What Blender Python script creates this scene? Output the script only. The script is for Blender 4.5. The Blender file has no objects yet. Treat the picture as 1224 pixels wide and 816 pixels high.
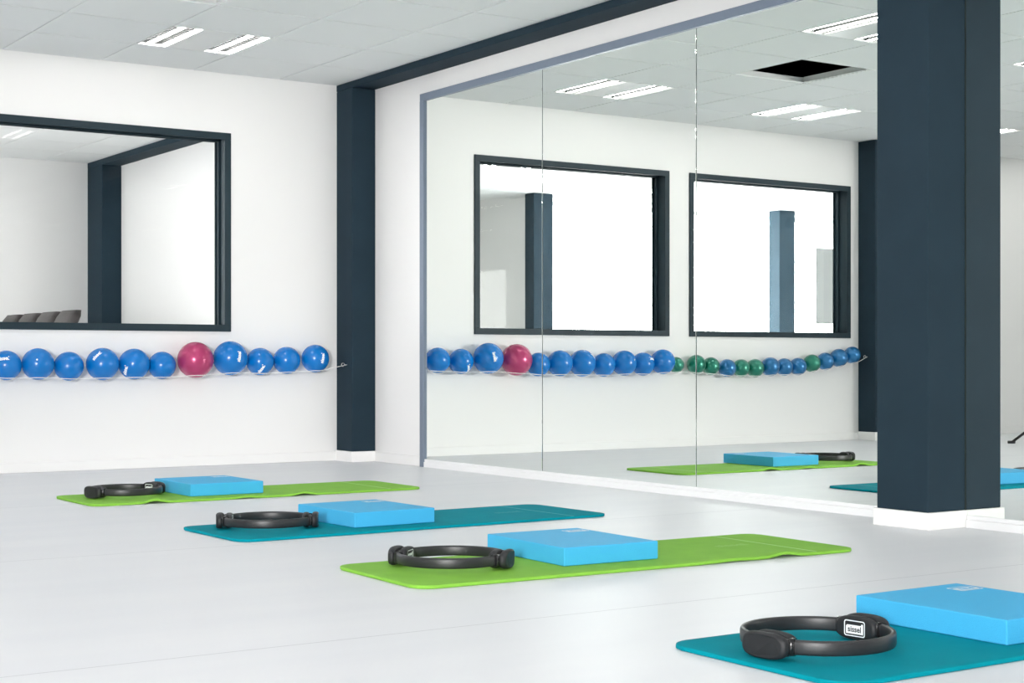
import bpy, bmesh, math, random
from mathutils import Vector, Matrix
random.seed(7)
S = bpy.context.scene
COL = S.collection
PI = math.pi

# ------------------------------------------------------------------ camera
YAW = math.atan(1255 / 1882)                 # from the two wall vanishing points
cam_d = bpy.data.cameras.new('camera')
cam = bpy.data.objects.new('camera', cam_d); COL.objects.link(cam)
cam.location = (-5.23, -9.77, 0.70)
cam.rotation_euler = (PI / 2, 0, -YAW)
cam_d.sensor_width = 36; cam_d.lens = 1882 / 1224 * 36
cam_d.shift_y = 21.5 / 1224
cam_d.clip_start = 0.05; cam_d.clip_end = 200
S.camera = cam

# ------------------------------------------------------------------ light
S.view_settings.view_transform = 'Standard'
S.view_settings.look = 'None'
S.view_settings.gamma = 1
S.view_settings.use_curve_mapping = False
S.view_settings.exposure = 0.1
w = bpy.data.worlds.new('sky'); S.world = w; w.use_nodes = True
w.node_tree.nodes['Background'].inputs[0].default_value = (0.93, 0.97, 1.0, 1)
w.node_tree.nodes['Background'].inputs[1].default_value = 2.5
cy = S.cycles
cy.max_bounces = 14; cy.diffuse_bounces = 7; cy.glossy_bounces = 6; cy.transparent_max_bounces = 16
cy.sample_clamp_indirect = 10

def area(name, loc, rot, sx, sy, watts, col=(1, 1, 1)):
    l = bpy.data.lights.new(name, 'AREA'); l.shape = 'RECTANGLE'
    l.size = sx; l.size_y = sy; l.energy = watts; l.color = col
    o = bpy.data.objects.new(name, l); COL.objects.link(o)
    o.location = loc; o.rotation_euler = rot
    return o
# unseen softbox stand-in outside the added window; daylight in the next room's glazing
area('daylight_side_window', (-10.2, -14.4, 1.90), (PI / 2, 0, -math.atan2(6.7, 11.8)), 1.7, 1.6, 1850, (1.0, 0.97, 0.965))
area('daylight_office_glazing', (-7.95, 5.75, 1.3), (-PI / 2, 0, 0), 5.2, 2.5, 780, (1.0, 0.985, 0.99))
TUBE_STRENGTH = 49.0

# ------------------------------------------------------------------ materials
def mat(name, col, rough=0.5, metal=0.0, spec=0.5, coat=0.0, coat_rough=0.1, bump=None, var=None, sheen=0.0):
    m = bpy.data.materials.new(name); m.use_nodes = True
    nt = m.node_tree; b = nt.nodes['Principled BSDF']
    b.inputs['Base Color'].default_value = (*col, 1)
    b.inputs['Roughness'].default_value = rough
    b.inputs['Metallic'].default_value = metal
    b.inputs['Specular IOR Level'].default_value = spec
    b.inputs['Coat Weight'].default_value = coat
    b.inputs['Coat Roughness'].default_value = coat_rough
    b.inputs['Sheen Weight'].default_value = sheen
    tc = nt.nodes.new('ShaderNodeTexCoord')
    if var:                                    # (scale, amount): gentle unevenness of the paint or dye
        n = nt.nodes.new('ShaderNodeTexNoise'); n.inputs['Scale'].default_value = var[0]; n.inputs['Detail'].default_value = 4
        r = nt.nodes.new('ShaderNodeValToRGB')
        a = var[1]
        r.color_ramp.elements[0].position = .3; r.color_ramp.elements[1].position = .7
        r.color_ramp.elements[0].color = (*[c * (1 - a) for c in col], 1)
        r.color_ramp.elements[1].color = (*[min(1, c * (1 + a)) for c in col], 1)
        nt.links.new(tc.outputs['Object'], n.inputs['Vector'])
        nt.links.new(n.outputs['Fac'], r.inputs['Fac']); nt.links.new(r.outputs['Color'], b.inputs['Base Color'])
    if bump:                                   # (scale, strength, distance)
        n = nt.nodes.new('ShaderNodeTexNoise'); n.inputs['Scale'].default_value = bump[0]; n.inputs['Detail'].default_value = 3
        bp = nt.nodes.new('ShaderNodeBump'); bp.inputs['Strength'].default_value = bump[1]; bp.inputs['Distance'].default_value = bump[2]
        nt.links.new(tc.outputs['Object'], n.inputs['Vector'])
        nt.links.new(n.outputs['Fac'], bp.inputs['Height']); nt.links.new(bp.outputs['Normal'], b.inputs['Normal'])
    return m

def emit(name, col, strength):
    m = bpy.data.materials.new(name); m.use_nodes = True
    nt = m.node_tree; nt.nodes.remove(nt.nodes['Principled BSDF'])
    e = nt.nodes.new('ShaderNodeEmission'); e.inputs[0].default_value = (*col, 1); e.inputs[1].default_value = strength
    nt.links.new(e.outputs[0], nt.nodes['Material Output'].inputs[0]); return m

def glass_mat():
    m = bpy.data.materials.new('clear_glass'); m.use_nodes = True
    nt = m.node_tree; nt.nodes.remove(nt.nodes['Principled BSDF'])
    t = nt.nodes.new('ShaderNodeBsdfTransparent'); t.inputs[0].default_value = (.97, .975, .972, 1)
    g = nt.nodes.new('ShaderNodeBsdfGlossy'); g.inputs['Roughness'].default_value = 0.02
    fr = nt.nodes.new('ShaderNodeFresnel'); fr.inputs[0].default_value = 1.3
    mx = nt.nodes.new('ShaderNodeMixShader')
    geo = nt.nodes.new('ShaderNodeNewGeometry')            # reflect on the outer faces only
    k = nt.nodes.new('ShaderNodeMath'); k.operation = 'SUBTRACT'; k.inputs[0].default_value = 1
    nt.links.new(geo.outputs['Backfacing'], k.inputs[1])
    k2 = nt.nodes.new('ShaderNodeMath'); k2.operation = 'MULTIPLY'
    nt.links.new(fr.outputs[0], k2.inputs[0]); nt.links.new(k.outputs[0], k2.inputs[1])
    nt.links.new(k2.outputs[0], mx.inputs[0]); nt.links.new(t.outputs[0], mx.inputs[1]); nt.links.new(g.outputs[0], mx.inputs[2])
    nt.links.new(mx.outputs[0], nt.nodes['Material Output'].inputs[0]); return m

def floor_mat():
    m = mat('grey_vinyl_floor', (.72, .73, .75), .33, spec=.2)
    nt = m.node_tree; b = nt.nodes['Principled BSDF']; L = nt.links
    tc = nt.nodes['Texture Coordinate']
    n = nt.nodes.new('ShaderNodeTexNoise'); n.inputs['Scale'].default_value = 1.3; n.inputs['Detail'].default_value = 6
    mp = nt.nodes.new('ShaderNodeMapping'); mp.inputs['Scale'].default_value = (.6, 3.0, 1)
    L.new(tc.outputs['Object'], mp.inputs[0]); L.new(mp.outputs[0], n.inputs['Vector'])
    r = nt.nodes.new('ShaderNodeValToRGB'); r.color_ramp.elements[0].position = .25; r.color_ramp.elements[1].position = .8
    r.color_ramp.elements[0].color = (.69, .705, .73, 1); r.color_ramp.elements[1].color = (.735, .745, .76, 1)
    L.new(n.outputs['Fac'], r.inputs['Fac'])
    # welded joints between the sheets, every two metres along Y
    sx = nt.nodes.new('ShaderNodeSeparateXYZ'); L.new(tc.outputs['Object'], sx.inputs[0])
    def mth(op, a, bv):
        k = nt.nodes.new('ShaderNodeMath'); k.operation = op
        L.new(a, k.inputs[0])
        if bv is not None: k.inputs[1].default_value = bv
        return k.outputs[0]
    y = mth('ADD', sx.outputs['Y'], 20.28)
    y = mth('MODULO', y, 2.0); y = mth('SUBTRACT', y, .02); y = mth('ABSOLUTE', y, None)
    s = mth('LESS_THAN', y, .003)
    mx = nt.nodes.new('ShaderNodeMix'); mx.data_type = 'RGBA'
    L.new(s, mx.inputs[0]); L.new(r.outputs['Color'], mx.inputs[6]); mx.inputs[7].default_value = (.52, .53, .55, 1)
    L.new(mx.outputs[2], b.inputs['Base Color'])
    n2 = nt.nodes.new('ShaderNodeTexNoise'); n2.inputs['Scale'].default_value = 2.2; n2.inputs['Detail'].default_value = 5
    L.new(mp.outputs[0], n2.inputs['Vector'])
    rr = nt.nodes.new('ShaderNodeMapRange'); rr.inputs['To Min'].default_value = .34; rr.inputs['To Max'].default_value = .46
    L.new(n2.outputs['Fac'], rr.inputs['Value']); L.new(rr.outputs[0], b.inputs['Roughness'])
    return m

def pad_mat():
    m = mat('sky_blue_foam', (.055, .43, .74), .55, spec=.25, bump=(380, .7, .003))
    return m

M = dict(
    wall=mat('white_wall_paint', (.83, .825, .815), .7, spec=.3, bump=(90, .05, .002)),
    ceil=mat('ceiling_tile_mineral', (.79, .805, .80), .9, spec=.1, bump=(160, .12, .002)),
    rail=mat('ceiling_rail_white', (.78, .8, .79), .5),
    plenum=mat('dark_plenum', (.03, .03, .03), .9),
    floor=floor_mat(),
    slate=mat('slate_blue_paint', (.0175, .0345, .049), .65, spec=.1, var=(3, .08), bump=(60, .05, .002)),
    skirt=mat('white_skirting', (.83, .825, .815), .6, spec=.3),
    frame=mat('dark_window_frame', (.016, .032, .042), .5, spec=.25),
    glass=glass_mat(),
    mirror=mat('mirror_silver', (.925, .96, .925), .0, metal=1),
    alu=mat('blue_grey_aluminium', (.165, .205, .27), .45, metal=.1),
    rail_w=mat('pale_aluminium_rail', (.82, .825, .83), .4),
    edge=mat('mirror_edge_backing', (.05, .07, .065), .3),
    green=mat('lime_green_mat', (.21, .47, .055), .7, spec=.15, var=(9, .05), bump=(260, .25, .002)),
    teal=mat('teal_mat', (.0, .24, .30), .75, spec=.06, var=(9, .05), bump=(260, .25, .002)),
    fold_g=mat('pale_green_fold', (.38, .64, .25), .7, spec=.1),
    fold_t=mat('pale_teal_fold', (.07, .38, .44), .7, spec=.1),
    crease_g=mat('worn_green_crease', (.28, .54, .13), .7, spec=.15),
    crease_t=mat('worn_teal_crease', (.025, .29, .34), .7, spec=.12),
    pad=pad_mat(),
    print=mat('white_print', (.85, .88, .9), .5),
    ink=mat('black_ink', (.012, .012, .014), .5),
    rubber=mat('black_rubber_band', (.016, .017, .019), .42, spec=.5, bump=(300, .05, .001)),
    grip=mat('black_foam_grip', (.014, .015, .017), .55, spec=.4),
    gloss=mat('gloss_black_plastic', (.01, .01, .011), .18),
    ball_blue=mat('blue_vinyl_ball', (.0, .165, .53), .35, spec=.0, coat=1.0, coat_rough=.22),
    ball_pink=mat('raspberry_pearl_ball', (.45, .045, .15), .3, metal=.3, spec=.0, coat=1.0, coat_rough=.22),
    ball_green=mat('green_pearl_ball', (.0, .2, .13), .3, metal=.6, spec=.3, coat=1.0, coat_rough=.22),
    ball_teal=mat('blue_pearl_ball', (.0, .15, .38), .3, metal=.6, spec=.3, coat=1.0, coat_rough=.22),
    cord=mat('white_cord', (.85, .85, .83), .5),
    steel=mat('zinc_steel', (.6, .6, .6), .3, metal=1),
    lamp_white=mat('white_lamp_housing', (.72, .73, .72), .4),
    louver=mat('satin_louvre', (.012, .015, .0145), .4),
    tube=emit('lit_tube', (1, .955, .945), TUBE_STRENGTH),
    leather=mat('brown_leather', (.028, .022, .022), .45, var=(14, .1)),
    wood=mat('pale_table_top', (.62, .58, .52), .4, var=(5, .06)),
    board=mat('grey_board', (.16, .165, .165), .6, spec=.1),
    black=mat('black_metal', (.012, .012, .013), .4),
)

# ------------------------------------------------------------------ mesh helpers
class MB:
    def __init__(s): s.v = []; s.f = []; s.sm = []
    def add(s, vs, fs, smooth=False):
        o = len(s.v); s.v += [tuple(v) for v in vs]
        for f in fs: s.f.append([i + o for i in f]); s.sm.append(smooth)
        return s
    def box(s, x0, x1, y0, y1, z0, z1):
        vs = [(x, y, z) for z in (z0, z1) for y in (y0, y1) for x in (x0, x1)]
        return s.add(vs, [(0, 2, 3, 1), (4, 5, 7, 6), (0, 1, 5, 4), (2, 6, 7, 3), (0, 4, 6, 2), (1, 3, 7, 5)])
    def tube(s, pts, r, n=8, cap=True):
        pts = [Vector(p) for p in pts]; rings = []
        rs = r if isinstance(r, (list, tuple)) else [r] * len(pts)
        up = None; vs = []
        for i, p in enumerate(pts):
            t = (pts[min(i + 1, len(pts) - 1)] - pts[max(i - 1, 0)]).normalized()
            ref = up if up is not None else (Vector((0, 0, 1)) if abs(t.z) < .9 else Vector((1, 0, 0)))
            a = t.cross(ref).normalized(); b = a.cross(t).normalized(); up = b
            for k in range(n):
                an = 2 * PI * k / n
                vs.append(p + (a * math.cos(an) + b * math.sin(an)) * rs[i])
        fs = []
        for i in range(len(pts) - 1):
            for k in range(n):
                fs.append((i * n + k, i * n + (k + 1) % n, (i + 1) * n + (k + 1) % n, (i + 1) * n + k))
        s.add(vs, fs, True)
        if cap:
            o = len(s.v) - len(vs)
            s.f.append([o + k for k in range(n)][::-1]); s.sm.append(False)
            s.f.append([o + (len(pts) - 1) * n + k for k in range(n)]); s.sm.append(False)
        return s
    def sphere(s, c, r, nu=40, nv=20):
        vs = [(c[0], c[1], c[2] - r)]
        for j in range(1, nv):
            th = -PI / 2 + PI * j / nv
            for i in range(nu):
                ph = 2 * PI * i / nu
                vs.append((c[0] + r * math.cos(th) * math.cos(ph), c[1] + r * math.cos(th) * math.sin(ph), c[2] + r * math.sin(th)))
        vs.append((c[0], c[1], c[2] + r)); fs = []
        for i in range(nu):
            k = (i + 1) % nu
            fs.append((0, 1 + k, 1 + i))
            for j in range(nv - 2):
                a = 1 + j * nu
                fs.append((a + i, a + k, a + nu + k, a + nu + i))
            a = 1 + (nv - 2) * nu
            fs.append((a + i, a + k, len(vs) - 1))
        return s.add(vs, fs, True)
    def loft(s, rings, smooth=True, closed=False, caps=True):
        n = len(rings[0]); vs = [p for r in rings for p in r]; fs = []
        m = len(rings)
        for i in range(m if closed else m - 1):
            j = (i + 1) % m
            for k in range(n):
                fs.append((i * n + k, i * n + (k + 1) % n, j * n + (k + 1) % n, j * n + k))
        s.add(vs, fs, smooth); o = len(s.v) - len(vs)
        if caps and not closed:
            s.f.append([o + k for k in range(n)][::-1]); s.sm.append(False)
            s.f.append([o + (m - 1) * n + k for k in range(n)]); s.sm.append(False)
        return s
    def mesh(s, name, m, fix=True):
        me = bpy.data.meshes.new(name); me.from_pydata(s.v, [], s.f)
        me.polygons.foreach_set('use_smooth', s.sm)
        if fix:
            bm = bmesh.new(); bm.from_mesh(me); bmesh.ops.recalc_face_normals(bm, faces=bm.faces); bm.to_mesh(me); bm.free()
        me.materials.append(m); me.update(); return me
    def build(s, name, m, parent=None, bevel=0, seg=2):
        return link(name, s.mesh(name, m), parent, bevel, seg)

def link(name, me, parent=None, bevel=0, seg=2):
    o = bpy.data.objects.new(name, me); COL.objects.link(o); o.parent = parent
    if bevel:
        b = o.modifiers.new('bevel', 'BEVEL'); b.width = bevel; b.segments = seg; b.limit_method = 'ANGLE'; b.angle_limit = .7
    return o
def empty(name, loc=(0, 0, 0), rz=0):
    o = bpy.data.objects.new(name, None); COL.objects.link(o); o.location = loc; o.rotation_euler = (0, 0, rz); o.empty_display_size = .1
    return o
def tag(o, label, cat, group=None, kind=None):
    o['label'] = label; o['category'] = cat
    if group: o['group'] = group
    if kind: o['kind'] = kind
    return o
def struct(o, label, cat): return tag(o, label, cat, kind='structure')
def copy_tree(o, parent=None):
    c = o.copy(); COL.objects.link(c); c.parent = parent
    for ch in list(o.children): copy_tree(ch, c)
    return c
def text_mesh(txt, height, bold=0.0):
    cu = bpy.data.curves.new('t', 'FONT'); cu.body = txt; cu.align_x = 'CENTER'; cu.align_y = 'CENTER'
    cu.size = height; cu.resolution_u = 3; cu.offset = bold
    o = bpy.data.objects.new('t', cu); COL.objects.link(o)
    dg = bpy.context.evaluated_depsgraph_get(); dg.update()
    me = bpy.data.meshes.new_from_object(o.evaluated_get(dg))
    vs = [tuple(v.co) for v in me.vertices]; fs = [list(p.vertices) for p in me.polygons]
    bpy.data.objects.remove(o); bpy.data.curves.remove(cu); bpy.data.meshes.remove(me)
    return vs, fs
def rrect(hx, hy, r, n=5):
    out = []
    for cx_, cy_, a0 in ((hx - r, hy - r, 0), (-hx + r, hy - r, PI / 2), (-hx + r, -hy + r, PI), (hx - r, -hy + r, 1.5 * PI)):
        for k in range(n + 1):
            a = a0 + PI / 2 * k / n
            out.append((cx_ + r * math.cos(a), cy_ + r * math.sin(a)))
    return out
LET = text_mesh('sissel', 1.0, .026)
LETB = text_mesh('sissel', 1.0, .045)

# ------------------------------------------------------------------ setting
XW, YB, H, XO = -8.68, -14.26, 2.60, -10.54          # side wall, wall behind the viewpoint, ceiling, far end of the office
TOP = 3.10                                # slab above the hung ceiling
WT = .15
P = .62                                   # ceiling grid pitch
WIN = [(-2.81, -.97), (-4.84, -3.02)]
WZ0, WZ1 = .885, 2.205

struct(MB().box(XW, 0, YB, 0, -.1, 0).build('floor', M['floor']), 'light grey vinyl floor of the exercise room', 'floor')
struct(MB().box(XO, 0, WT, 5.2, -.1, 0).box(-5.15, -3.2, 5.2, 7.5, -.1, 0).build('floor_office', M['floor']), 'light grey floor of the room behind the inner windows', 'floor')

m = MB()
xs = [XO, WIN[1][0], WIN[1][1], WIN[0][0], WIN[0][1], 0]
for i in range(5):
    if i in (1, 3):
        m.box(xs[i], xs[i + 1], 0, WT, -.1, WZ0).box(xs[i], xs[i + 1], 0, WT, WZ1, TOP)
    else:
        m.box(xs[i], xs[i + 1], 0, WT, -.1, TOP)
wall_left = struct(m.build('wall_left', M['wall']), 'white wall with the inner windows and the row of balls', 'wall')
struct(MB().box(0, WT, YB, WT, -.1, TOP).build('wall_right', M['wall']), 'white wall carrying the large mirror', 'wall')
BW = (-13.75, -10.95, .80, 2.20)          # unseen window added in the side wall to pass the softbox light
m = MB().box(XW - WT, XW, YB - WT, BW[0], -.1, TOP).box(XW - WT, XW, BW[1], 0, -.1, TOP)
m.box(XW - WT, XW, BW[0], BW[1], -.1, BW[2]).box(XW - WT, XW, BW[0], BW[1], BW[3], TOP)
struct(m.build('wall_side', M['wall']), 'white side wall opposite the mirror with one daylight window', 'wall')
struct(MB().box(XW, WT, YB - WT, YB, -.1, TOP).build('wall_back', M['wall']), 'plain white wall behind the viewpoint', 'wall')
# office behind
struct(MB().box(0, WT, WT, 5.35, -.1, TOP).build('wall_office_right', M['wall']), 'white right wall of the room behind the inner windows', 'wall')
struct(MB().box(-3.2, 0, 5.2, 5.35, -.1, TOP).build('wall_office_back', M['wall']), 'white back wall of the room behind the inner windows', 'wall')
struct(MB().box(-5.30, -5.15, 5.2, 7.5, -.1, TOP).box(-3.2, -3.05, 5.35, 7.5, -.1, TOP).box(-5.3, -3.05, 7.5, 7.65, -.1, TOP)
       .build('wall_office_recess', M['wall']), 'grey-white recess wall beyond the dark office column', 'wall')
struct(MB().box(XO - WT, XO, WT, 5.35, -.1, TOP).build('wall_office_side', M['wall']), 'white far side wall of the room behind the windows', 'wall')
struct(MB().box(XO, -5.30, 5.2, 5.35, 2.592, TOP).box(XO, -5.30, 5.2, 5.35, -.1, .04).build('wall_office_lintel', M['wall']), 'white lintel and threshold around the bright office glazing', 'wall')

# skirting
def skirting(name, x0, x1, y0, y1, label):
    struct(MB().box(x0, x1, y0, y1, 0, .065).build(name, M['skirt'], bevel=.004), label, 'skirting')
skirting('baseboard_left', XW, -.185, -.012, 0, 'low white skirting under the row of balls')
skirting('baseboard_right', -.012, 0, -.872, -.245, 'low white skirting between corner column and mirror')

# --- columns, pillar, beams
def column(name, x0, x1, y0, y1, z1, label, base=(1, 1, 1, 1), plug=True):
    r = empty(name, ((x0 + x1) / 2, (y0 + y1) / 2, 0))
    hx, hy = (x1 - x0) / 2, (y1 - y0) / 2
    MB().box(-hx, hx, -hy, hy, .07, z1).build('shaft', M['slate'], r, bevel=.007, seg=3)
    e = .011
    b = MB().box(-hx - e * base[0], hx + e * base[1], -hy - e * base[2], hy + e * base[3], 0, .072).build('plinth', M['skirt'], r, bevel=.004)
    struct(r, label, 'column'); return r
column('column_corner', -.18, 0, -.235, 0, 2.555, 'dark slate column in the corner between the two walls', (1, 0, 1, 0))
column('column_mirror', -.237, -.009, -5.352, -5.07, H, 'dark slate square pillar standing in front of the mirror', (1, 0, 1, 1))
column('column_far', -5.22, -4.94, -.20, 0, H, 'dark slate column at the far end of the ball row, seen in the mirror', (1, 1, 1, 0))
column('column_office_corner', -.19, 0, 4.78, 5.2, 2.545, 'dark slate corner column behind the inner window', (1, 0, 1, 0))
column('column_office_recess', -5.22, -4.95, 5.02, 5.2, H, 'dark slate column seen through the reflected nearer window', (1, 1, 1, 0))
column('column_office_glazing', -9.0, -8.73, 5.0, 5.2, H, 'grey column seen through the reflected farther window', (1, 1, 1, 0))
struct(MB().box(-.18, 0, YB, 0, 2.555, H).build('beam_mirror_wall', M['slate'], bevel=.004), 'dark slate beam running along the ceiling above the mirror', 'beam')
struct(MB().box(-.19, 0, WT, 5.2, 2.545, H).build('beam_office', M['slate'], bevel=.004), 'dark slate ceiling beam seen through the inner window', 'beam')

# --- inner windows
def inner_window(name, x0, x1, z0, z1, y0, y1, label, side=-1, lining=True):
    r = empty(name, ((x0 + x1) / 2, (y0 + y1) / 2, z0))
    cx_, cy_ = (x0 + x1) / 2, (y0 + y1) / 2
    hx, hz, hy = (x1 - x0) / 2, z1 - z0, (y1 - y0) / 2
    c = .046
    for ya, yb in ((-hy - .012, -hy), (hy, hy + .012)):           # casing proud of both wall faces
        MB().box(-hx, hx, ya, yb, hz - c, hz).build('casing_head', M['frame'], r, bevel=.002)
        MB().box(-hx, hx, ya, yb, 0, c).build('casing_sill', M['frame'], r, bevel=.002)
        MB().box(-hx, -hx + c, ya, yb, c, hz - c).build('casing_jamb', M['frame'], r, bevel=.002)
        MB().box(hx - c, hx, ya, yb, c, hz - c).build('casing_jamb', M['frame'], r, bevel=.002)
    t = .03
    MB().box(-hx, hx, -hy, hy, hz - t, hz).box(-hx, hx, -hy, hy, 0, t).box(-hx, -hx + t, -hy, hy, t, hz - t).box(hx - t, hx, -hy, hy, t, hz - t).build('lining', M['frame'], r)
    g = .018
    MB().box(-hx + t, hx - t, .02, .034, hz - t - g, hz - t).box(-hx + t, hx - t, .02, .034, t, t + g).box(-hx + t, -hx + t + g, .02, .034, t, hz - t).box(hx - t - g, hx - t, .02, .034, t, hz - t).build('glazing_bead', M['frame'], r, bevel=.003)
    MB().box(-hx + t, hx - t, .036, .042, t, hz - t).build('glass_pane', M['glass'], r)
    return struct(r, label, 'window')
inner_window('window_1', *WIN[0], WZ0, WZ1, 0, WT, 'dark-framed inner window nearer the corner column')
inner_window('window_2', *WIN[1], WZ0, WZ1, 0, WT, 'dark-framed inner window farther from the corner, seen in the mirror')
w3 = inner_window('window_3', BW[0], BW[1], BW[2], BW[3], 0, WT, 'daylight window in the side wall behind the viewpoint')
w3.location = (XW - WT / 2, (BW[0] + BW[1]) / 2, BW[2]); w3.rotation_euler.z = PI / 2
def glazing(name, x0, x1, label):
    r = empty(name, ((x0 + x1) / 2, 5.27, .04)); hx = (x1 - x0) / 2; hz = 2.552; t = .012
    MB().box(-hx, hx, -.03, .03, 0, t).box(-hx, hx, -.03, .03, hz - t, hz).box(-hx, -hx + t, -.03, .03, t, hz - t).box(hx - t, hx, -.03, .03, t, hz - t).build('glazing_frame', M['rail_w'], r)
    MB().box(-hx + t, hx - t, -.004, .004, t, hz - t).build('glass_pane', M['glass'], r)
    struct(r, label, 'window')
glazing('window_4', -8.73, -5.30, 'bright full-height glazing of the office between two columns')
glazing('window_5', XO, -9.0, 'bright full-height glazing beyond the farther office column')

# --- hung ceilings: rails and tiles
FIX = {(2, 1), (5, 1), (8, 1), (2, 5), (5, 5), (8, 5), (2, 10), (5, 10), (8, 10), (2, 15), (5, 15), (8, 15), (11, 1), (11, 5), (11, 10), (11, 15), (2, 19), (5, 19), (8, 19)}
HOLE = (3, 3)
g = P / 2 - .006
tile_me = MB().box(-g, g, -g, g, 0, .012).mesh('ceiling_tile', M['ceil'])
def hung_ceiling(name, nx, ny, ysign, y0, slab_box, label, seen, fixtures, hole):
    c = struct(MB().box(*slab_box).build(name, M['plenum']), label, 'ceiling')
    rest = MB()
    for i in range(nx):
        for j in range(ny):
            if (i, j) in fixtures or (i, j) == hole: continue
            x = -(i + .5) * P; y = y0 + ysign * (j + .5) * P
            if seen(i, j):
                t = link('ceiling_tile', tile_me, c); t.location = (x, y, H + random.uniform(0, .0012))
                t.rotation_euler = (random.uniform(-.0015, .0015), random.uniform(-.0015, .0015), 0)
            else:
                rest.box(x - g, x + g, y - g, y + g, H, H + .012)
    if rest.v:
        o = rest.build('ceiling_tiles', M['ceil'], c); o['kind'] = 'stuff'
    ya, yb = sorted((y0, y0 + ysign * ny * P))
    for i in range(nx + 1):
        x = -i * P
        MB().box(x - .012, x + .012, ya, yb, H + .006, H + .0065).box(x - .0015, x + .0015, ya, yb, H + .0065, H + .045).build('ceiling_rail', M['rail'], c)
    for j in range(ny + 1):
        y = y0 + ysign * j * P
        for i in range(0, nx, 1 if False else nx):
            MB().box(-nx * P, 0, y - .012, y + .012, H + .0055, H + .006).box(-nx * P, 0, y - .0015, y + .0015, H + .0065, H + .04).build('ceiling_rail', M['rail'], c)
    return c
hung_ceiling('ceiling', 14, 23, -1, 0, (XW, 0, YB, 0, TOP, TOP + .1), 'hung ceiling of pale square mineral tiles', lambda i, j: j < 10, FIX, HOLE)
OFIX = {(5, 1), (5, 4), (7, 2), (7, 6), (9, 2), (9, 6), (13, 3)}  # fixtures besides the two nearest the glazing are added to brighten the office
hung_ceiling('ceiling_office', 17, 9, 1, WT, (XO, 0, WT, 5.73, TOP, TOP + .1), 'hung tile ceiling of the room behind the inner windows', lambda i, j: i < 11, OFIX, None)
struct(MB().box(-5.15, -3.2, 5.2, 7.5, H + .05, H + .1).build('ceiling_recess', M['ceil']), 'pale ceiling of the office recess', 'ceiling')

# --- recessed louvre lights
def make_light():
    r = empty('ceiling_light')
    h = P / 2 - .006
    a, b, yb = .122, .298, .296
    m = MB()
    m.box(-h, -b, -h, h, 0, .012).box(-a, a, -h, h, 0, .012).box(b, h, -h, h, 0, .012)
    for s in (-1, 1):
        x0, x1 = sorted((s * a, s * b))
        m.box(x0, x1, -h, -yb, 0, .012).box(x0, x1, yb, h, 0, .012)
    m.build('housing', M['lamp_white'], r)
    for s in (-1, 1):
        x0, x1 = sorted((s * a, s * b)); mid = (x0 + x1) / 2
        m = MB().box(x0 - .006, x1 + .006, -yb - .006, yb + .006, .058, .062)
        m.box(x0 - .006, x0, -yb, yb, .012, .06).box(x1, x1 + .006, -yb, yb, .012, .06).box(x0, x1, -yb - .006, -yb, .012, .06).box(x0, x1, yb, yb + .006, .012, .06)
        m.build('reflector', M['louver'], r)
        m = MB()
        for k in range(13):
            y = -yb + .0456 * (k + .5)
            m.box(x0, x1, y - .0015, y + .0015, .022, .05)
        m.box(mid - .002, mid + .002, -yb, yb, .004, .05)
        o = m.build('louvre', M['louver'], r); o['kind'] = 'stuff'
        for t in (x0 + .066, x1 - .014):
            MB().tube([(t, -yb + .008, .008), (t, yb - .008, .008)], .0075, 10).build('tube', M['tube'], r)
    return r
lamp = make_light()
LL = {(2, 1): 'louvred ceiling light in front of the ball wall, nearest the corner column',
      (5, 1): 'louvred ceiling light near the ball wall, seen in the mirror beyond the open tile',
      (8, 1): 'louvred ceiling light reflected to the right of the pillar',
      (2, 5): 'louvred ceiling light cut off by the pillar at the top of the mirror'}
first = True
for (i, j) in sorted(FIX):
    o = lamp if first else copy_tree(lamp); first = False
    o.location = (-(i + .5) * P, -(j + .5) * P, H)
    tag(o, LL.get((i, j), 'louvred ceiling light outside the picture, over the rest of the room'), 'ceiling light', 'louvred ceiling lights')
OL = ['office ceiling light beyond the table, close to the inner window', 'office ceiling light beyond the table, deeper in the office',
      'office ceiling light before the recess column, close to the inner windows', 'office ceiling light right beside the recess column',
      'office ceiling light facing the bright glazing, close to the inner windows', 'office ceiling light directly at the bright glazing',
      'office ceiling light over the grey board on legs']
for k, (i, j) in enumerate(sorted(OFIX)):
    o = copy_tree(lamp); o.location = (-(i + .5) * P, WT + (j + .5) * P, H)
    tag(o, OL[k], 'ceiling light', 'office ceiling lights')

# ------------------------------------------------------------------ mirror
mr = empty('wall_mirror', (0, -3.0, 0))
tag(mr, 'huge wall mirror in panels with a blue-grey aluminium frame', 'mirror')
def mpart(mb, name, mt, bevel=0): 
    o = mb.build(name, mt, mr, bevel=bevel); o.location = (0, 3.0, 0); return o
MZ0, MZ1 = .050, 2.385
Y0, YE = -.925, -10.6
panels = [(-.925, -2.26), (-2.26, -3.63), (-3.63, -5.07), (-5.353, -6.75), (-6.75, -8.15), (-8.15, -9.55)]
mpart(MB().box(-.004, -.001, -9.55, -.925, .03, MZ1 + .01), 'backing_board', M['edge'])
for k, (ya, yb) in enumerate(panels):
    mpart(MB().box(-.010, -.0045, yb + .003, ya - .003, MZ0 - .006, MZ1 + .004), 'mirror_panel', M['mirror'], bevel=.0016)
mpart(MB().box(-.024, -.0005, -9.6, -.875, MZ1, MZ1 + .047), 'frame_top', M['alu'], .002)
mpart(MB().box(-.024, -.0005, -.922, -.873, 0, MZ1), 'frame_side', M['alu'], .002)
for ya, yb in ((-5.058, -.922), (-9.6, -5.365)):
    mpart(MB().box(-.022, -.0005, ya, yb, .0, .034), 'bottom_rail', M['rail_w'], .002)
    mpart(MB().box(-.016, -.0005, ya, yb, .034, .052), 'bottom_channel', M['rail_w'], .002)

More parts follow.
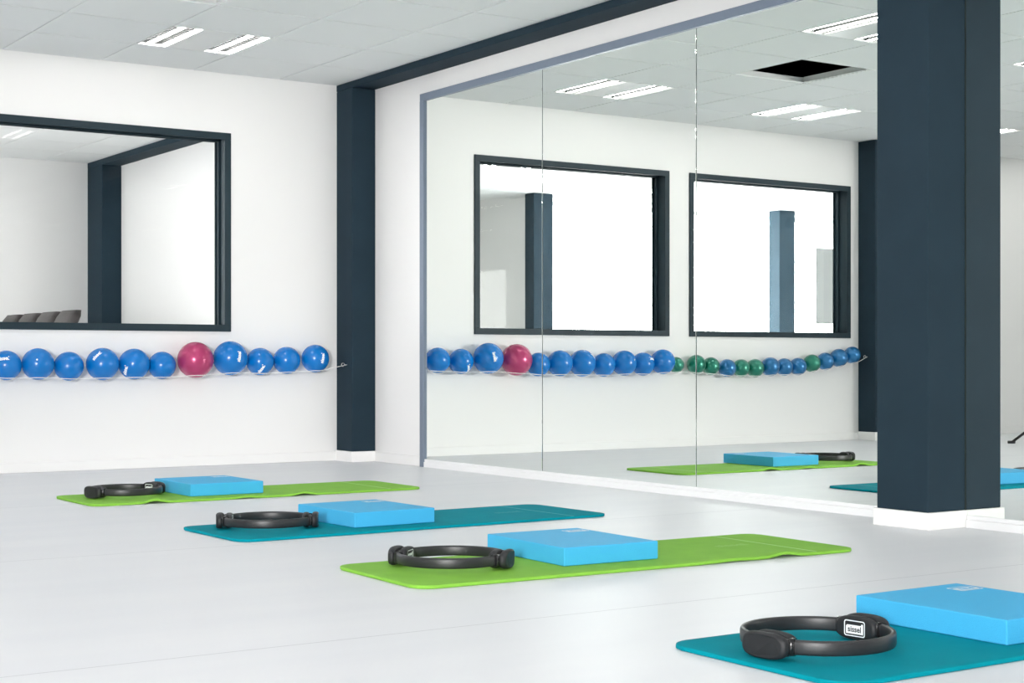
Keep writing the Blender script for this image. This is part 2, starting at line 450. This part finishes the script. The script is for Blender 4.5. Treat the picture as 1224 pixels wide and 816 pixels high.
# ------------------------------------------------------------------ balls on the wall
def ball_print(parent, r, az, el, roll, size=.034):
    """white lettering wrapped on the ball: az, el are degrees around the ball from the room side (-Y)"""
    vs, fs = LETB
    R = Matrix.Rotation(math.radians(az), 3, 'Z') @ Matrix.Rotation(math.radians(-el), 3, 'X')
    rr = math.radians(roll); out = []
    for x, y, _ in vs:
        x, y = x * size, y * size
        x, y = x * math.cos(rr) - y * math.sin(rr), x * math.sin(rr) + y * math.cos(rr)
        a, b = x / r, y / r
        n = Vector((math.sin(a) * math.cos(b), -math.cos(a) * math.cos(b), math.sin(b)))
        out.append((R @ n) * (r * 1.004))
    MB().add(out, fs).build('print', M['print'], parent)
# X, Z, diameter, colour, print(az, el, roll), label
B, PK, GR, TB = 'ball_blue', 'ball_pink', 'ball_green', 'ball_teal'
balls = [
 (-.391, .706, .190, B, (6, 2, 80), 'blue ball nearest the corner column, white lettering on its right'),
 (-.603, .694, .184, B, None, 'plain blue ball, second from the corner column'),
 (-.799, .686, .184, B, (-18, -34, 60), 'blue ball with white lettering at its lower edge, third from the column'),
 (-1.021, .708, .226, B, (8, 6, 80), 'largest blue ball, right beside the pink ball'),
 (-1.266, .697, .235, PK, None, 'large raspberry pink ball in the row on the wall'),
 (-1.482, .662, .178, B, None, 'small plain blue ball immediately left of the pink ball'),
 (-1.672, .671, .197, B, (-58, -25, 60), 'second blue ball left of the pink ball, print at lower left'),
 (-1.879, .671, .205, B, (-43, 32, 55), 'third blue ball left of the pink ball, white print near its top'),
 (-2.090, .658, .182, B, None, 'fourth blue ball left of the pink ball, plain'),
 (-2.284, .672, .196, B, 'plug', 'fifth blue ball left of the pink ball, with a white plug'),
 (-2.475, .664, .182, B, (-28, 28, 8), 'blue ball cut by the left edge of the photo'),
 (-2.668, .682, .196, B, None, 'large blue ball next to the first green ball, seen in the mirror'),
 (-2.832, .657, .128, GR, None, 'smallest green ball, seen in the mirror between blue ball and gap'),
 (-3.030, .660, .156, GR, None, 'green pearl ball behind the mirror joint, after the gap'),
 (-3.188, .646, .146, GR, None, 'second green pearl ball after the gap, seen in the mirror'),
 (-3.362, .630, .148, TB, None, 'blue pearl ball lying between two pairs of green balls'),
 (-3.512, .630, .146, GR, None, 'green pearl ball right after the single blue pearl ball'),
 (-3.664, .629, .152, GR, None, 'green pearl ball before the three blue pearl balls'),
 (-3.830, .640, .158, TB, None, 'first of three blue pearl balls between green ones'),
 (-3.992, .637, .148, TB, None, 'middle one of three blue pearl balls between green ones'),
 (-4.150, .641, .148, TB, None, 'last of three blue pearl balls between green ones'),
 (-4.309, .668, .150, GR, None, 'single green pearl ball with blue pearl balls on both sides'),
 (-4.466, .684, .150, TB, None, 'blue pearl ball, third from the far column in the mirror'),
 (-4.625, .714, .156, TB, None, 'blue pearl ball, second from the far column in the mirror'),
 (-4.790, .738, .148, TB, None, 'blue pearl ball nearest the far column, highest of the row'),
]
unit = {k: MB().sphere((0, 0, 0), 1.0).mesh('exercise_ball', M[k]) for k in (B, PK, GR, TB)}
cord_pts = []
for (x, z, d, k, pr, lab) in balls:
    r = d / 2
    root = empty('exercise_ball', (x, -r - .001, z))
    tag(root, lab, 'ball', 'exercise balls in the row on the wall')
    o = link('shell', unit[k], root); o.scale = (r, r, r)
    if pr == 'plug':
        MB().sphere((-.33 * r, -.9 * r, .28 * r), .006, 10, 6).build('plug', M['print'], root)
    elif pr:
        ball_print(root, r, *pr)
    else:
        MB().sphere((.4 * r, .55 * r, -.72 * r), .006, 10, 6).build('plug', M['print'], root)
    cord_pts.append((x, -r * 1.60, z - r * .82))
# cord that carries the balls, hook to hook
pts = [(-.181, -.16, .663), (-.26, -.15, .648)]
for i, p in enumerate(cord_pts):
    r = balls[i][2] / 2
    for dx in (.25, -.25):
        pts.append((p[0] + dx * r, p[1] - .003, p[2] - .003))
pts += [(-4.91, -.11, .712), (-4.939, -.11, .722)]
def smooth(pts, it=2):
    for _ in range(it):
        q = [pts[0]]
        for a, b in zip(pts, pts[1:]):
            q.append(tuple(.75 * s + .25 * t for s, t in zip(a, b))); q.append(tuple(.25 * s + .75 * t for s, t in zip(a, b)))
        pts = q + [pts[-1]]
    return pts
cr = MB().tube(smooth(pts, 1), .0022, 6).build('ball_cord', M['cord'])
tag(cr, 'thin white cord stretched along the wall under the balls', 'cord')
def hook(x, y, z, sx, label):
    r = empty('wall_hook', (x, y, z)); tag(r, label, 'hook')
    MB().tube([(0, 0, 0), (-sx * .02, 0, 0)], .003, 8).build('shank', M['steel'], r)
    MB().tube([(-sx * (.02 + .012 * (1 - math.cos(a))), 0, .012 * math.sin(a)) for a in [k * PI / 5 for k in range(-1, 9)]], .0025, 6).build('eye', M['steel'], r)
hook(-.1805, -.16, .664, 1, 'small steel screw eye in the corner column holding the cord')
hook(-4.9395, -.11, .723, -1, 'small steel screw eye in the far column, seen in the mirror')

# ------------------------------------------------------------------ mats
def make_mat(cx_, cy_, L, W, rz, mt, crease_m, label, lifts, logo):
    """lifts: list of (x along mat, half width, height, edge side)"""
    root = empty('exercise_mat', (cx_, cy_, 0), math.radians(rz)); tag(root, label, 'exercise mat', 'exercise mats on the floor')
    nx, ny = 120, 26; R = .07; T = .011
    def zt(x, y):
        z = 0
        for (lx, lw, lh, sd) in lifts:
            e = max(0, 1 - abs(y - sd * W / 2) / (.30 * W))
            z += lh * math.exp(-((x - lx) / lw) ** 2) * e * e
        return z
    def xy(i, j):
        # denser columns at the two ends so that the corners come out round
        u = i / nx
        x = -L / 2 * math.cos(PI * u) if False else (-L / 2 + L * (u + .06 * -math.sin(2 * PI * u) * .5 / .5 * .5))
        x = max(-L / 2, min(L / 2, x))
        d = L / 2 - abs(x); hw = W / 2
        if d < R: hw = W / 2 - R + math.sqrt(max(0, R * R - (R - d) ** 2))
        v = -1 + 2 * j / ny
        return x, v * hw
    m = MB(); V = []; 
    for lay in (1, 0):
        for i in range(nx + 1):
            for j in range(ny + 1):
                x, y = xy(i, j)
                V.append((x, y, .0005 + zt(x, y) + (T if lay else 0)))
    N = (nx + 1) * (ny + 1); idx = lambda i, j: i * (ny + 1) + j
    F = []
    for i in range(nx):
        for j in range(ny):
            a, b, c, d = idx(i, j), idx(i + 1, j), idx(i + 1, j + 1), idx(i, j + 1)
            F.append((a, b, c, d)); F.append((N + d, N + c, N + b, N + a))
    rim = [idx(i, 0) for i in range(nx + 1)] + [idx(nx, j) for j in range(1, ny + 1)] + [idx(i, ny) for i in range(nx - 1, -1, -1)] + [idx(0, j) for j in range(ny - 1, 0, -1)]
    m.add(V, F, True)
    S_ = [(rim[k], N + rim[k], N + rim[(k + 1) % len(rim)], rim[(k + 1) % len(rim)]) for k in range(len(rim))]
    m.f += [list(f) for f in S_]; m.sm += [False] * len(S_)
    m.build('foam_sheet', mt, root, bevel=.003)
    xc = L / 2 - .20                                                    # pressed fold line near the far end
    q = MB(); n = 30; vs = []
    for k in range(n + 1):
        y = -W / 2 + .012 + (W - .024) * k / n
        for dx in (-.006, .006): vs.append((xc + dx, y, T + .0009 + zt(xc, y)))
    q.add(vs, [(2 * k, 2 * k + 1, 2 * k + 3, 2 * k + 2) for k in range(n)], True).build('fold_line', M['fold_g'] if mt is M['green'] else M['fold_t'], root)
    if logo:
        vs, fs = LET; s = .07
        MB().add([(xc - .14 + (x * s), .02 + y * s, T + .0012) for x, y, _ in vs], fs).build('lettering', crease_m, root)
    return root
make_mat(-1.83, -2.150, 1.83, .60, 0.3, M['green'], M['crease_g'], 'lime green mat farthest back, closest to the ball wall', [(-.60, .045, .014, -1), (.20, .05, .012, -1), (-.12, .05, .006, -1)], False)
make_mat(-1.868, -3.885, 1.80, .60, 1.2, M['teal'], M['crease_t'], 'teal mat lying between the two lime green mats', [], True)
make_mat(-1.895, -5.370, 1.83, .60, -1.6, M['green'], M['crease_g'], 'lime green mat in the middle of the floor, in front of the pillar', [(.56, .06, .012, -1), (.32, .10, .004, -1)], True)
make_mat(-1.88, -7.085, 1.83, .60, 0.0, M['teal'], M['crease_t'], 'teal mat in the front right corner of the photo', [], True)
MT = .0118                                                              # top of a mat

# ------------------------------------------------------------------ balance pads
def make_pad(cx_, cy_, sx, sy, rz, label, h=.062):
    root = empty('balance_pad', (cx_, cy_, MT), math.radians(rz)); tag(root, label, 'balance pad', 'foam balance pads on the mats')
    MB().box(-sx / 2, sx / 2, -sy / 2, sy / 2, 0, h).build('foam_block', M['pad'], root, bevel=.004, seg=3)
    lx, ly = sx / 2 - .065, sy / 2 - .085
    out = rrect(.045, .030, .008); inn = rrect(.041, .026, .006)
    n = len(out)
    m = MB().add([(lx + x, ly + y, h + .0006) for x, y in out] + [(lx + x, ly + y, h + .0006) for x, y in inn], [(k, (k + 1) % n, n + (k + 1) % n, n + k) for k in range(n)])
    m.build('logo_frame', M['print'], root)
    pn = [(lx + x, ly - .004 + y, h + .0006) for x, y in rrect(.037, .017, .004)]
    MB().add(pn, [list(range(len(pn)))]).build('logo_panel', M['print'], root)
    vs, fs = LETB
    MB().add([(lx + x * .029, ly - .004 + y * .029, h + .0011) for x, y, _ in vs], fs).build('lettering', M['pad'], root)
    return root
make_pad(-1.990, -2.055, .400, .485, 0.5, 'sky blue foam pad on the farthest green mat')
make_pad(-2.010, -3.810, .390, .490, 2.0, 'sky blue foam pad on the teal mat between the green mats')
make_pad(-1.978, -5.268, .390, .500, -2.0, 'sky blue foam pad on the middle green mat, before the pillar')
make_pad(-1.943, -7.035, .400, .490, 0.5, 'sky blue foam pad at the right edge on the front teal mat')

# ------------------------------------------------------------------ pilates rings
def make_ring():
    root = empty('pilates_ring')
    RC, th, hh = .176, .0075, .0175
    prof = [(th * c, hh * s) for c, s in [(math.copysign(abs(math.cos(a)) ** .55, math.cos(a)), math.copysign(abs(math.sin(a)) ** .55, math.sin(a))) for a in [2 * PI * k / 16 for k in range(16)]]]
    rings = []
    for k in range(96):
        a = 2 * PI * k / 96
        rings.append([((RC + p) * math.cos(a), (RC + p) * math.sin(a), q) for p, q in prof])
    zc = .0315
    o = MB().loft(rings, True, True).build('band', M['rubber'], root); o.location.z = zc
    def grip(name, R0, R1, la, hb, e, mt, side):
        # pillow-shaped grip: superellipse outline swept through its thickness, bent gently with the ring
        prof_t = [(0, .02), (0, .35), (0, .65), (0, .86), (.12, .95), (.35, 1.0), (.65, 1.0), (.88, .95), (1, .84)]
        rs = []
        for t, sc in prof_t:
            ring = []
            for k in range(36):
                a = 2 * PI * k / 36
                c, s_ = math.cos(a), math.sin(a)
                u = la * sc * math.copysign(abs(c) ** (2 / e), c); v = hb * sc * math.copysign(abs(s_) ** (2 / e), s_)
                rr = R0 + (R1 - R0) * t - u * u * 1.5
                ring.append((side * rr, u, v))
            rs.append(ring)
        o = MB().loft(rs, True).build(name, mt, root); o.location.z = zc
        return o
    for side in (1, -1):
        g1 = grip('outer_grip', .183, .208, .066, .0305, 2.9, M['grip'], side)
        g2 = grip('inner_grip', .145, .169, .060, .0295, 2.9, M['grip'], side)
        for s in (1, -1):                                              # glossy clips at the ends of the grips
            a = s * .34
            rs = []
            for k in range(5):
                aa = a + s * (k - 2) * .022
                ww = .016 + .002 * (2 - abs(k - 2))
                rs.append([(side * (RC + p * ww / .0075 / 1.0 * .95) * math.cos(aa), (RC + p * ww / .0075 * .95) * math.sin(aa), q * 1.16) for p, q in prof])
            c = MB().loft(rs, True).build('clip', M['gloss'], root); c.location.z = zc
        if side == 1:
            # emblem on the inner face, facing the centre of the ring
            def put(x, y, d): return (.1445 - 1.5 * x * x - d, -x, y)
            out = rrect(.031, .0195, .006); inn = rrect(.0285, .017, .0045); n = len(out)
            MB().add([put(x, y, .0010) for x, y in out] + [put(x, y, .0010) for x, y in inn], [(k, (k + 1) % n, n + (k + 1) % n, n + k) for k in range(n)]).build('emblem_frame', M['print'], g2)
            cols = [(-.0255, .0045), (-.0225, .0078), (-.015, .008), (-.0075, .008), (0, .008), (.0075, .008), (.015, .008), (.0185, .0082), (.0205, .0122), (.0235, .0128), (.0255, .0100)]
            k_ = len(cols)
            MB().add([put(x, -.0135, .0011) for x, y in cols] + [put(x, y, .0011) for x, y in cols], [(k, k + 1, k_ + k + 1, k_ + k) for k in range(k_ - 1)]).build('emblem_panel', M['print'], g2)
            vs, fs = LET
            MB().add([put(x * .0195, y * .0195 - .0025, .0020) for x, y, _ in vs], fs).build('lettering', M['ink'], g2)
    return root
ring = make_ring()
RL = [(-2.545, -7.055, 7, 'black ring with the readable emblem, on the front teal mat'),
      (-2.492, -5.300, 132, 'black ring on the middle green mat, before the pillar'),
      (-2.485, -3.850, 152, 'black ring on the teal mat between the green mats'),
      (-2.450, -2.090, 15, 'black ring on the farthest green mat, near the ball wall')]
for k, (x, y, a, lab) in enumerate(RL):
    o = ring if k == 0 else copy_tree(ring)
    o.location = (x, y, MT + .0005); o.rotation_euler.z = math.radians(a)
    tag(o, lab, 'pilates ring', 'pilates rings on the mats')

# ------------------------------------------------------------------ the room behind the windows
def make_chair():
    r = empty('conference_chair')
    # backrest faces -X and leans back to +X
    rs = []
    for k in range(15):
        t = k / 14; z = .42 + .68 * t
        xc = .20 + .13 * t + .05 * t * t - .03 * math.sin(PI * t)
        hw = (.215 + .02 * math.sin(PI * t)) * (1 if t < .93 else 1 - .14 * ((t - .93) / .07) ** 2)
        d = .038 * (1 if t < .9 else 1 - .35 * ((t - .9) / .1) ** 2) + .012 * (1 if t > .8 else 0)
        ring = []
        for q in range(24):
            a = 2 * PI * q / 24; c, s_ = math.cos(a), math.sin(a)
            ring.append((xc + d * math.copysign(abs(c) ** .6, c), hw * math.copysign(abs(s_) ** .5, s_), z))
        rs.append(ring)
    MB().loft(rs, True).build('backrest', M['leather'], r)
    MB().box(-.27, .22, -.235, .235, .42, .50).build('seat', M['leather'], r, bevel=.03, seg=4)
    MB().tube([(0, 0, .06), (0, 0, .42)], .028, 12).build('gas_lift', M['steel'], r)
    for s in (-1, 1):
        MB().tube([(-.15, s * .20, .46), (-.17, s * .225, .64), (-.10, s * .225, .67), (.12, s * .225, .67), (.2, s * .20, .62)], .017, 8).build('armrest', M['black'], r)
    for k in range(5):
        a = 2 * PI * k / 5 + .3
        MB().tube([(0, 0, .09), (.225 * math.cos(a), .225 * math.sin(a), .065)], [.025, .016], 8).build('base_leg', M['steel'], r)
        MB().sphere((.225 * math.cos(a), .225 * math.sin(a), .027), .027, 12, 8).build('castor', M['black'], r)
    return r
ch = make_chair()
CL = ['nearest the glass', 'second from the glass', 'third from the glass', 'farthest from the glass']
for k in range(4):
    o = ch if k == 0 else copy_tree(ch)
    o.location = (-1.47, 2.92 + .52 * k, 0); o.rotation_euler.z = 0
    tag(o, 'brown high-backed chair behind the inner window, ' + CL[k], 'chair', 'chairs behind the inner window')
t = empty('conference_table', (-2.35, 3.75, 0)); tag(t, 'long pale conference table in the office, hidden below the window', 'table')
MB().box(-.55, .55, -1.25, 1.25, .70, .735).build('table_top', M['wood'], t, bevel=.006)
for sx in (-1, 1):
    for sy in (-1, 1):
        MB().box(sx * .48 - .025, sx * .48 + .025, sy * 1.15 - .025, sy * 1.15 + .025, 0, .70).build('leg', M['black'], t, bevel=.003)
f = empty('flip_chart', (-9.54, 4.75, 0)); tag(f, 'grey board on legs by the bright office glazing, seen in the mirror', 'board')
MB().box(-.42, .42, -.012, .012, 1.155, 2.12).build('board', M['board'], f, bevel=.006)
for a, b in (((-.3, .024, 2.1), (-.42, .024, 0)), ((.3, .024, 2.1), (.42, .024, 0)), ((0, .024, 2.1), (0, .40, 0))):
    MB().tube([a, b], .01, 8).build('leg', M['rail_w'], f)

# ------------------------------------------------------------------ lamp stand whose foot shows in the mirror
st = empty('light_stand', (-5.92, -1.43, 0)); tag(st, 'black tripod light stand, only one leg seen at the mirror edge', 'tripod')
MB().tube([(0, 0, .12), (0, 0, 1.1)], .014, 10).build('lower_tube', M['black'], st)
MB().tube([(0, 0, 1.1), (0, 0, 1.95)], .010, 10).build('upper_tube', M['black'], st)
MB().tube([(0, 0, 1.07), (0, 0, 1.13)], .022, 10).build('collar', M['gloss'], st)
for k in range(3):
    a = math.radians(35 + 120 * k)
    c, s = math.cos(a), math.sin(a)
    MB().tube([(0, 0, .36), (.46 * c, .46 * s, .016)], .011, 8).build('leg', M['black'], st)
    MB().tube([(.44 * c, .44 * s, .012), (.50 * c, .50 * s, .012)], .012, 8).build('rubber_foot', M['black'], st)
    MB().tube([(0, 0, .13), (.22 * c, .22 * s, .19)], .007, 6).build('brace', M['black'], st)
hd = MB().tube([(0, .0, 2.02), (0, -.24, 2.08)], .055, 16).build('lamp_head', M['black'], st)
MB().tube([(0, -.24, 2.08), (0, -.36, 2.11)], [.06, .11], 16).build('reflector_dish', M['steel'], st)
